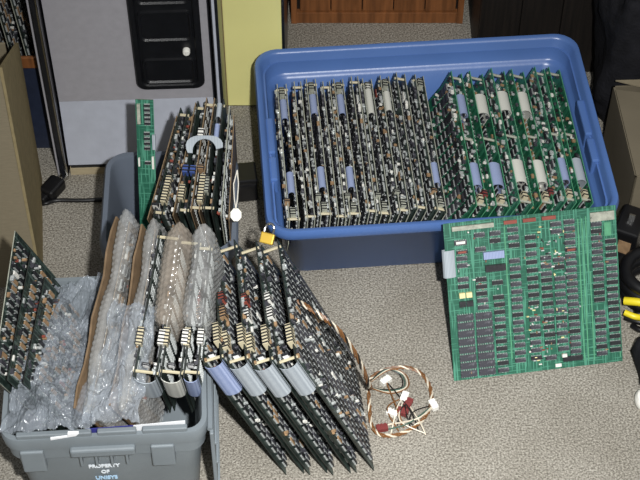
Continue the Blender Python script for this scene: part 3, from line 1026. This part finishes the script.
# padlock on top of them
pm = Matrix.Translation((-0.096, 1.822, 0.388)) @ Matrix.Rotation(R(-18), 4, 'Z') @ Matrix.Rotation(R(-50), 4, 'X')
pl = empty('padlock', 'small brass padlock lying on top of the boards on the carpet', 'padlock', pm)
part_box('lock_body', pl, -0.0125, 0.0125, -0.005, 0.005, 0, 0.02, 'brass', 0.002)
b = MB()
b.tube([(-0.008, 0, 0.018), (-0.008, 0, 0.028)] + [(-0.008 * math.cos(math.pi * k / 8), 0, 0.028 + 0.009 * math.sin(math.pi * k / 8)) for k in range(1, 8)] + [(0.008, 0, 0.028), (0.008, 0, 0.018)], 0.0024, 0, 8)
smooth(link('shackle', b.mesh('shackle', ['steel']), pl))

# wire harness
def spline(pts, n=8):
    pts = [Vector(p) for p in pts]
    out = []
    for i in range(len(pts) - 1):
        p0, p1, p2, p3 = pts[max(i - 1, 0)], pts[i], pts[i + 1], pts[min(i + 2, len(pts) - 1)]
        for k in range(n):
            t = k / n
            out.append(0.5 * ((2 * p1) + (-p0 + p2) * t + (2 * p0 - 5 * p1 + 4 * p2 - p3) * t * t + (-p0 + 3 * p1 - 3 * p2 + p3) * t ** 3))
    out.append(pts[-1])
    return out

har = empty('wire_harness', 'twisted brown and white wire harness with white plugs, looped on the carpet', 'wire harness', Matrix.Translation((0.10, 1.70, 0)))
inv = har.matrix_world.inverted()

def hp(*pts):
    return [inv @ Vector(p) for p in pts]
trunk = spline(hp((-0.040, 1.735, 0.335), (-0.005, 1.715, 0.325), (0.035, 1.705, 0.285), (0.070, 1.705, 0.20), (0.092, 1.725, 0.09), (0.098, 1.775, 0.012), (0.092, 1.79, 0.007)), 7)
loop = spline(hp((0.092, 1.79, 0.007), (0.12, 1.815, 0.008), (0.165, 1.825, 0.007), (0.198, 1.81, 0.007), (0.215, 1.77, 0.007), (0.210, 1.725, 0.008), (0.185, 1.69, 0.008), (0.15, 1.668, 0.009), (0.115, 1.665, 0.012), (0.098, 1.69, 0.010), (0.095, 1.74, 0.009), (0.093, 1.79, 0.007)), 6)

def twist(path, r, turns, cols):
    for w, cname in enumerate(cols):
        pts = []
        for i, p in enumerate(path):
            d = path[min(i + 1, len(path) - 1)] - path[max(i - 1, 0)]
            a = d.cross(Vector((0, 0, 1)))
            a = a.normalized() if a.length > 1e-6 else Vector((1, 0, 0))
            c = d.normalized().cross(a)
            t = 2 * math.pi * (turns * i / len(path) + w / len(cols))
            pts.append(p + (a * math.cos(t) + c * math.sin(t)) * r)
        bb = MB()
        bb.tube(pts, 0.0019, 0, 5)
        smooth(link('wire', bb.mesh('wire', [cname]), har))
twist(trunk, 0.0034, 9, ['wire_brown', 'wire_white', 'wire_black', 'wire_brown'])
twist(loop, 0.0026, 14, ['wire_brown', 'wire_white', 'wire_brown'])
rnd = random.Random(9)
plugs = [((0.128, 1.792, 0.008), 40, 'white_plastic'), ((0.163, 1.752, 0.010), 70, 'white_plastic'), ((0.138, 1.715, 0.010), -25, 'white_plastic'), ((0.218, 1.735, 0.009), 115, 'white_plastic'), ((0.158, 1.718, 0.010), -25, 'red_plastic'), ((0.170, 1.738, 0.009), 65, 'red_plastic'), ((0.118, 1.682, 0.009), 10, 'red_plastic')]
for (p, a, mt) in plugs:
    b = MB()
    b.box(-0.011, 0.011, -0.006, 0.006, -0.005, 0.005)
    for q in range(3):
        b.box(-0.008 + q * 0.0065, -0.0045 + q * 0.0065, -0.0068, 0.0068, -0.003, 0.0062)
    o = link('plug', b.mesh('plug', [mt]), har)
    o.matrix_world = Matrix.Translation(p) @ Matrix.Rotation(R(a), 4, 'Z')
for q in range(12):
    p = Vector(rnd.choice(plugs)[0])
    e = Vector((rnd.uniform(0.11, 0.21), rnd.uniform(1.665, 1.70), 0.006))
    m1 = (p + e) / 2 + Vector((rnd.uniform(-0.03, 0.03), rnd.uniform(-0.02, 0.02), 0.008))
    b = MB()
    b.tube(spline(hp(p, m1, e), 6), 0.0014, 0, 5)
    link('wire', b.mesh('wire', [rnd.choice(['wire_brown', 'wire_black', 'wire_black', 'wire_green', 'wire_white'])]), har)
for q in range(4):
    b = MB()
    c0 = Vector((0.125 + 0.004 * q, 1.80, 0.007))
    b.tube(spline(hp((0.095, 1.785, 0.01), c0 + Vector((0.0, 0.012, 0.01)), c0 + Vector((0.03, 0.008, 0)), c0 + Vector((0.034, -0.022, 0)), c0 + Vector((0.0, -0.028 - 0.003 * q, 0)), (0.095, 1.775, 0.01)), 6), 0.0013, 0, 5)
    link('wire', b.mesh('wire', [('wire_black', 'wire_green', 'wire_white', 'wire_brown')[q]]), har)

# ------------------------------------------------------------------ arcade cabinet
CX0, CX1, CY = -0.545, -0.212, 2.358
c_mw = Matrix.Translation((0, 0, 0))
cab = empty('arcade_cabinet', 'grey arcade cabinet with a black coin door and dark edge trim', 'arcade cabinet', Matrix.Translation(((CX0 + CX1) / 2, CY, 0)) @ Matrix.Rotation(R(2.5), 4, 'Z'))
HWc = (CX1 - CX0) / 2
b = MB()
b.box(-HWc, HWc, 0.02, 0.17, 0.035, 0.85)
link('carcass', b.mesh('carcass', ['trim_black']), cab)
part_box('front_panel', cab, -HWc + 0.004, HWc - 0.010, 0.0, 0.02, 0.214, 0.85, 'cabinet_grey')
b = MB()
b.prism([(0.0, 0.040), (0.02, 0.040), (0.02, 0.213), (0.0, 0.213)], -HWc + 0.004, HWc - 0.010, 'x')
# the lower panel slopes gently forward at its foot
me = b.mesh('kick_panel', ['cabinet_lower'])
for v in me.vertices:
    if v.co.z < 0.1:
        v.co.y -= 0.018
link('kick_panel', me, cab)
part_box('plinth', cab, -HWc + 0.006, HWc - 0.010, -0.006, 0.05, 0.018, 0.042, 'trim_black')
part_box('base_board', cab, -HWc + 0.004, HWc - 0.008, -0.010, 0.165, 0.0, 0.018, 'pale_wood')
for sx in (-1, 1):
    x0 = sx * HWc
    sp = part_box('side_panel', cab, min(x0, x0 + sx * 0.012) - 0.002, max(x0, x0 + sx * 0.012), -0.022, 0.17, 0.0, 0.85, 'trim_black', 0.001)
    part_box('edge_trim', sp, (x0 + sx * 0.003) - 0.003, (x0 + sx * 0.003) + 0.003, -0.026, -0.021, 0.0, 0.85, 'steel' if sx < 0 else 'cabinet_lower', 0.002)
    if sx < 0:
        o = part_box('edge_trim', sp, x0 - 0.022, x0 - 0.014, -0.012, 0.02, 0.0, 0.85, 'trim_black', 0.002)
        part_box('edge_strip', sp, x0 - 0.023, x0 - 0.019, -0.014, -0.010, 0.0, 0.85, 'cabinet_grey', 0.001)

def rrxz(x0, x1, z0, z1, r, y, n=6):
    w, d = x1 - x0, z1 - z0
    return [((x0 + x1) / 2 + p[0], y, (z0 + z1) / 2 + p[1]) for p in rr(w, d, r, 0, n)]
dx0, dx1, dz0, dz1 = 0.002, 0.142, 0.246, 0.70
door = empty('tmp', None, None)
bpy.data.objects.remove(door)
b = MB()
b.loft([rrxz(dx0, dx1, dz0, dz1, 0.02, 0.001), rrxz(dx0, dx1, dz0, dz1, 0.02, -0.005), rrxz(dx0 + 0.003, dx1 - 0.003, dz0 + 0.003, dz1 - 0.003, 0.018, -0.008),
        rrxz(dx0 + 0.012, dx1 - 0.012, dz0 + 0.012, dz1 - 0.012, 0.014, -0.008), rrxz(dx0 + 0.015, dx1 - 0.015, dz0 + 0.015, dz1 - 0.015, 0.012, -0.003)], 0, True, True, True)
cd = smooth(link('coin_door', b.mesh('coin_door', ['coin_door_black']), cab), 30)
cd['label'] = 'black moulded coin door'
for z0, z1 in ((0.262, 0.332), (0.378, 0.460), (0.475, 0.56)):
    b = MB()
    b.loft([rrxz(dx0 + 0.016, dx1 - 0.016, z0, z1, 0.012, -0.002), rrxz(dx0 + 0.018, dx1 - 0.018, z0 + 0.002, z1 - 0.002, 0.010, -0.0085), rrxz(dx0 + 0.021, dx1 - 0.021, z0 + 0.005, z1 - 0.005, 0.009, -0.0085), rrxz(dx0 + 0.024, dx1 - 0.024, z0 + 0.008, z1 - 0.008, 0.008, -0.0045)], 0, True, True, True)
    smooth(link('door_panel', b.mesh('door_panel', ['coin_door_black']), cd), 30)
b = MB()
b.tube([(0.110, -0.002, 0.352), (0.110, -0.012, 0.352), (0.110, -0.014, 0.352)], [0.0075, 0.0075, 0.006], 0, 14)
b.box(0.109, 0.111, -0.0155, -0.014, 0.348, 0.356)
smooth(link('door_lock', b.mesh('door_lock', ['white_plastic']), cd), 40)['label'] = 'round pale lock'
b = MB()
b.tube([(0.008, 0.002, 0.198), (0.008, -0.010, 0.198)], 0.0095, 0, 16)
b.tube([(0.008, -0.009, 0.198), (0.008, -0.014, 0.198)], 0.0065, 1, 16)
b.box(0.007, 0.009, -0.0145, -0.0138, 0.1945, 0.2015, 0)
smooth(link('panel_lock', b.mesh('panel_lock', ['trim_black', 'white_plastic']), cab), 40)

# ------------------------------------------------------------------ yellow panel, brown cupboard, dark cupboard
ye = empty('yellow_cabinet', 'pale yellow laminate cabinet beside the grey arcade cabinet', 'cabinet', Matrix.Translation((-0.15, 2.548, 0)))
part_box('body', ye, -0.057, 0.068, 0.0, 0.40, 0.004, 0.70, 'yellow_laminate', 0.002)
part_box('edge_trim', ye, 0.068, 0.074, -0.001, 0.40, 0.0, 0.70, 'trim_black', 0.001)
part_box('edge_trim', ye, -0.066, -0.057, -0.001, 0.40, 0.0, 0.70, 'edge_brown', 0.001)
part_box('foot_strip', ye, -0.057, 0.068, 0.004, 0.39, 0.0, 0.004, 'trim_black')

br = empty('wooden_cupboard', 'brown wooden cupboard with upright planks, standing behind the blue tote', 'cupboard', Matrix.Translation((0.135, 2.83, 0)))
part_box('carcass', br, -0.205, 0.200, 0.012, 0.38, 0.0, 0.70, 'dark_wood')
for k in range(5):
    x0 = -0.183 + k * 0.0735
    part_box('plank', br, x0 + 0.001, x0 + 0.0725, 0.0, 0.012, 0.034, 0.70, 'brown_wood', 0.002)
part_box('plinth', br, -0.19, 0.19, -0.004, 0.012, 0.0, 0.032, 'brown_wood', 0.001)
for x0 in (-0.203, 0.188):
    part_box('stile', br, x0, x0 + 0.014, -0.006, 0.014, 0.0, 0.70, 'brown_wood', 0.001)

dk = empty('dark_cupboard', 'nearly black wooden cupboard behind the far corner of the blue tote', 'cupboard', Matrix.Translation((0.60, 2.66, 0)))
part_box('carcass', dk, -0.245, 0.30, 0.012, 0.40, 0.0, 0.75, 'dark_wood')
for k in range(6):
    x0 = -0.245 + k * 0.0905
    part_box('plank', dk, x0 + 0.001, x0 + 0.0895, 0.0, 0.012, 0.0, 0.75, 'dark_wood', 0.002)

# black garment bag
def blob(name, c, s, seed, mt, n=48, m=40, amp=0.25, pw=0.7):
    vs_, fs_ = [], []
    for i in range(m + 1):
        ph = math.pi * i / m
        for j in range(n):
            th = 2 * math.pi * j / n
            d = Vector((math.sin(ph) * math.cos(th), math.sin(ph) * math.sin(th), math.cos(ph)))
            q = Vector([math.copysign(abs(k) ** pw, k) for k in d])
            f = 1 + amp * (noise.noise(d * 1.6 + Vector((seed, 0, 0))) + 0.6 * abs(noise.noise(d * 4 + Vector((0, seed, 0)))) + 0.25 * noise.noise(d * 9 + Vector((0, 0, seed))))
            z = q.z * f * s[2]
            vs_.append((q.x * f * s[0], q.y * f * s[1], max(z, -s[2])))
    for i in range(m):
        for j in range(n):
            k = (j + 1) % n
            fs_.append((i * n + j, i * n + k, (i + 1) * n + k, (i + 1) * n + j))
    me = bpy.data.meshes.new(name)
    me.from_pydata(vs_, [], fs_)
    me.materials.append(MATS[mt])
    for p in me.polygons:
        p.use_smooth = True
    o = link(name, me, None, c)
    return o
o = blob('garment_bag', (0.70, 2.552, 0.19), (0.10, 0.10, 0.19), 3.3, 'black_cloth')
tag(o, 'slumped black cloth bag behind the open carton', 'bag')

# open carton beside the tote
ct = empty('open_carton', 'brown cardboard carton with an open flap beside the blue tote', 'carton', Matrix.Translation((0.775, 2.32, 0)) @ Matrix.Rotation(R(3), 4, 'Z'))
t = 0.004
part_box('carton_wall', ct, -0.15, -0.15 + t, -0.15, 0.11, 0, 0.19, 'cardboard_grey')
part_box('carton_wall', ct, -0.15, 0.15, -0.15, -0.15 + t, 0, 0.19, 'cardboard_grey')
part_box('carton_wall', ct, -0.15, 0.15, 0.11 - t, 0.11, 0, 0.19, 'cardboard_grey')
part_box('carton_wall', ct, 0.15 - t, 0.15, -0.15, 0.11, 0, 0.19, 'cardboard_grey')
part_box('carton_base', ct, -0.15, 0.15, -0.15, 0.11, 0, t, 'cardboard_grey')
b = MB()
b.prism([(-0.148, -0.148), (0.148, -0.148), (0.148, 0.0), (-0.06, 0.075), (-0.148, 0.095)], 0.190, 0.194, 'z')
link('carton_flap', b.mesh('carton_flap', ['cardboard_grey']), ct)
b = MB()
b.prism([(0.10, 0.0), (0.148, -0.01), (0.148, 0.10), (-0.145, 0.105)], 0.1945, 0.198, 'z')
o = link('carton_flap', b.mesh('carton_flap', ['cardboard']), ct)
o.location = (0.0, 0.012, 0.002)

# ------------------------------------------------------------------ cables and adapter at the side
ad = empty('power_adapter', 'black power adapter with a brown label beside the leaning green board', 'power adapter', Matrix.Translation((0.632, 2.118, 0)) @ Matrix.Rotation(R(-25), 4, 'Z'))
part_box('case', ad, -0.026, 0.026, -0.04, 0.04, 0.0, 0.11, 'black_plastic', 0.005)
part_box('sticker', ad, -0.010, 0.016, -0.0412, -0.0398, 0.05, 0.085, 'part_tan')
part_box('prong', ad, -0.006, 0.006, -0.002, 0.002, 0.11, 0.125, 'steel')

def cable(name, label, pts, r, mt, n=8):
    pth = spline(pts, 8)
    bb = MB()
    bb.tube(pth, r, 0, n)
    o = smooth(link(name, bb.mesh(name, [mt])), 60)
    return tag(o, label, 'cable')
coil = []
for k in range(40):
    a = 2 * math.pi * k / 13
    coil.append((0.676 + (0.060 + 0.002 * k / 13) * math.cos(a), 2.005 + 0.060 * math.sin(a), 0.016 + 0.026 * k / 13))
cable('cable_coil', 'coiled thick black cable beside the leaning green board', coil, 0.0125, 'black_rubber')
cable('yellow_cable', 'yellow cable end lying on black cables beside the leaning green board', [(0.606, 1.955, 0.052), (0.635, 1.945, 0.060), (0.67, 1.935, 0.060), (0.74, 1.92, 0.055)], 0.0085, 'yellow_rubber')
cable('yellow_cable', 'short yellow cable stub under the longer yellow cable', [(0.606, 1.935, 0.040), (0.624, 1.925, 0.040), (0.640, 1.925, 0.036)], 0.0065, 'yellow_rubber')
for q, (y, z) in enumerate(((1.925, 0.010), (1.905, 0.010), (1.945, 0.010))):
    cable('black_cable', ('thin black cable nearest the yellow stub', 'thin black cable trailing from the foot of the leaning green board', 'thin black cable under the yellow cable')[q], [(0.612 + 0.012 * q, y + 0.02, z), (0.64, y + 0.004, z + 0.006), (0.67, y + 0.01, z + 0.004), (0.74, y + 0.005, z)], 0.006, 'black_rubber')
o = blob('black_bag', (0.672, 1.815, 0.045), (0.055, 0.068, 0.045), 8.1, 'black_cloth', 36, 24, 0.2)
tag(o, 'small black cloth bag on the carpet under the thin black cables', 'bag')
b = MB()
b.loft([[(0.016 * f * math.cos(2 * math.pi * k / 14), 0.022 * f * math.sin(2 * math.pi * k / 14), z) for k in range(14)] for f, z in ((0.8, 0), (1, 0.006), (1, 0.018), (0.75, 0.025), (0.4, 0.027))], 0, True, True, True)
o = smooth(link('bottle_cap', b.mesh('bottle_cap', ['white_plastic']), None, (0.622, 1.745, 0)))
tag(o, 'white plastic cap lying alone on the open carpet', 'cap')

# ------------------------------------------------------------------ left side: carton, crate, boards
bx_ = empty('tall_carton', 'tall brown cardboard carton standing behind the lettered grey bin', 'carton', Matrix.Translation((-0.722, 2.030, 0)))
b = MB()
b.prism([(-0.17, 0), (0.150, 0), (0.160, 0.58), (0.158, 0.62), (0.125, 0.69), (0.085, 0.735), (-0.17, 0.84)], 0.0, 0.005, 'y')
link('carton_wall', b.mesh('carton_wall', ['cardboard']), bx_)
b = MB()
b.prism([(0.0, 0.0), (0.30, 0.0), (0.30, 0.40), (0.0, 0.62)], 0.0, 0.006, 'x')
me = b.mesh('carton_wall', ['cardboard_edge'])
for v in me.vertices:
    v.co.x += 0.150 + 0.010 * v.co.z / 0.62
    v.co.x -= 0.12 * v.co.y
link('carton_wall', me, bx_)
part_box('carton_wall', bx_, -0.17, -0.165, 0.005, 0.30, 0, 0.60, 'cardboard')
part_box('carton_wall', bx_, -0.17, 0.10, 0.295, 0.30, 0, 0.40, 'cardboard')
part_box('carton_base', bx_, -0.165, 0.11, 0.005, 0.295, 0.0, 0.005, 'cardboard')

cr = empty('plastic_crate', 'dark navy plastic crate between the tall carton and the arcade cabinet', 'crate', Matrix.Translation((-0.70, 2.52, 0)))
for x0, x1, y0, y1 in ((-0.16, 0.115, -0.10, -0.092), (-0.16, 0.115, 0.172, 0.18), (-0.16, -0.152, -0.092, 0.172), (0.107, 0.115, -0.092, 0.172)):
    part_box('crate_wall', cr, x0, x1, y0, y1, 0.0, 0.27, 'navy_plastic', 0.002)
part_box('crate_base', cr, -0.152, 0.107, -0.092, 0.172, 0.0, 0.01, 'navy_plastic')
part_box('crate_rim', cr, -0.168, 0.122, -0.108, -0.100, 0.25, 0.28, 'brown_wood', 0.002)
for i, x in enumerate((-0.632, -0.665, -0.70, -0.735)):
    stack('circuit_board', ['dark circuit board beside the arcade cabinet in the navy crate', 'dark circuit board second from the arcade cabinet in the navy crate', 'brown circuit board in the middle of the navy crate', 'brown circuit board farthest from the arcade cabinet in the navy crate'][i],
          frame((x, 2.45, 0.50 + 0.01 * (i % 2)), 3, 0, -4, 0.47), 0.22, 0.47, [], 'dark' if i < 2 else 'brown', -1, 101 + i % 2, (), 'circuit boards in the navy crate', warm=0.3, along='z')

# power plug and cord on the carpet
pg = empty('power_plug', 'black power plug lying on the carpet before the arcade cabinet', 'power plug', Matrix.Translation((-0.572, 2.290, 0)) @ Matrix.Rotation(R(-30), 4, 'Z'))
part_box('plug_body', pg, -0.018, 0.018, -0.028, 0.024, 0.0, 0.03, 'black_rubber', 0.006)
part_box('plug_neck', pg, -0.009, 0.009, -0.045, -0.026, 0.006, 0.024, 'black_rubber', 0.004)
for x in (-0.009, 0.006):
    part_box('prong', pg, x, x + 0.003, 0.022, 0.044, 0.010, 0.020, 'steel')
b = MB()
b.tube([pg.matrix_world.inverted() @ p for p in spline([(-0.595, 2.252, 0.006), (-0.583, 2.250, 0.010), (-0.56, 2.262, 0.006), (-0.50, 2.262, 0.006), (-0.44, 2.268, 0.006), (-0.425, 2.27, 0.006)], 8)], 0.0045, 0, 8)
smooth(link('cord', b.mesh('cord', ['black_rubber']), pg), 60)
# small black clip box beside the tote
kb = empty('black_case', 'small black plastic case on the carpet beside the blue tote end', 'case', Matrix.Translation((-0.165, 2.285, 0)) @ Matrix.Rotation(R(8), 4, 'Z'))
part_box('case_body', kb, -0.035, 0.03, -0.025, 0.03, 0.0, 0.055, 'black_plastic', 0.006)
part_box('case_lid', kb, -0.036, 0.031, -0.026, 0.031, 0.056, 0.068, 'black_plastic', 0.004)
part_box('sticker', kb, -0.03, -0.018, -0.0275, -0.0258, 0.01, 0.045, 'label_white')
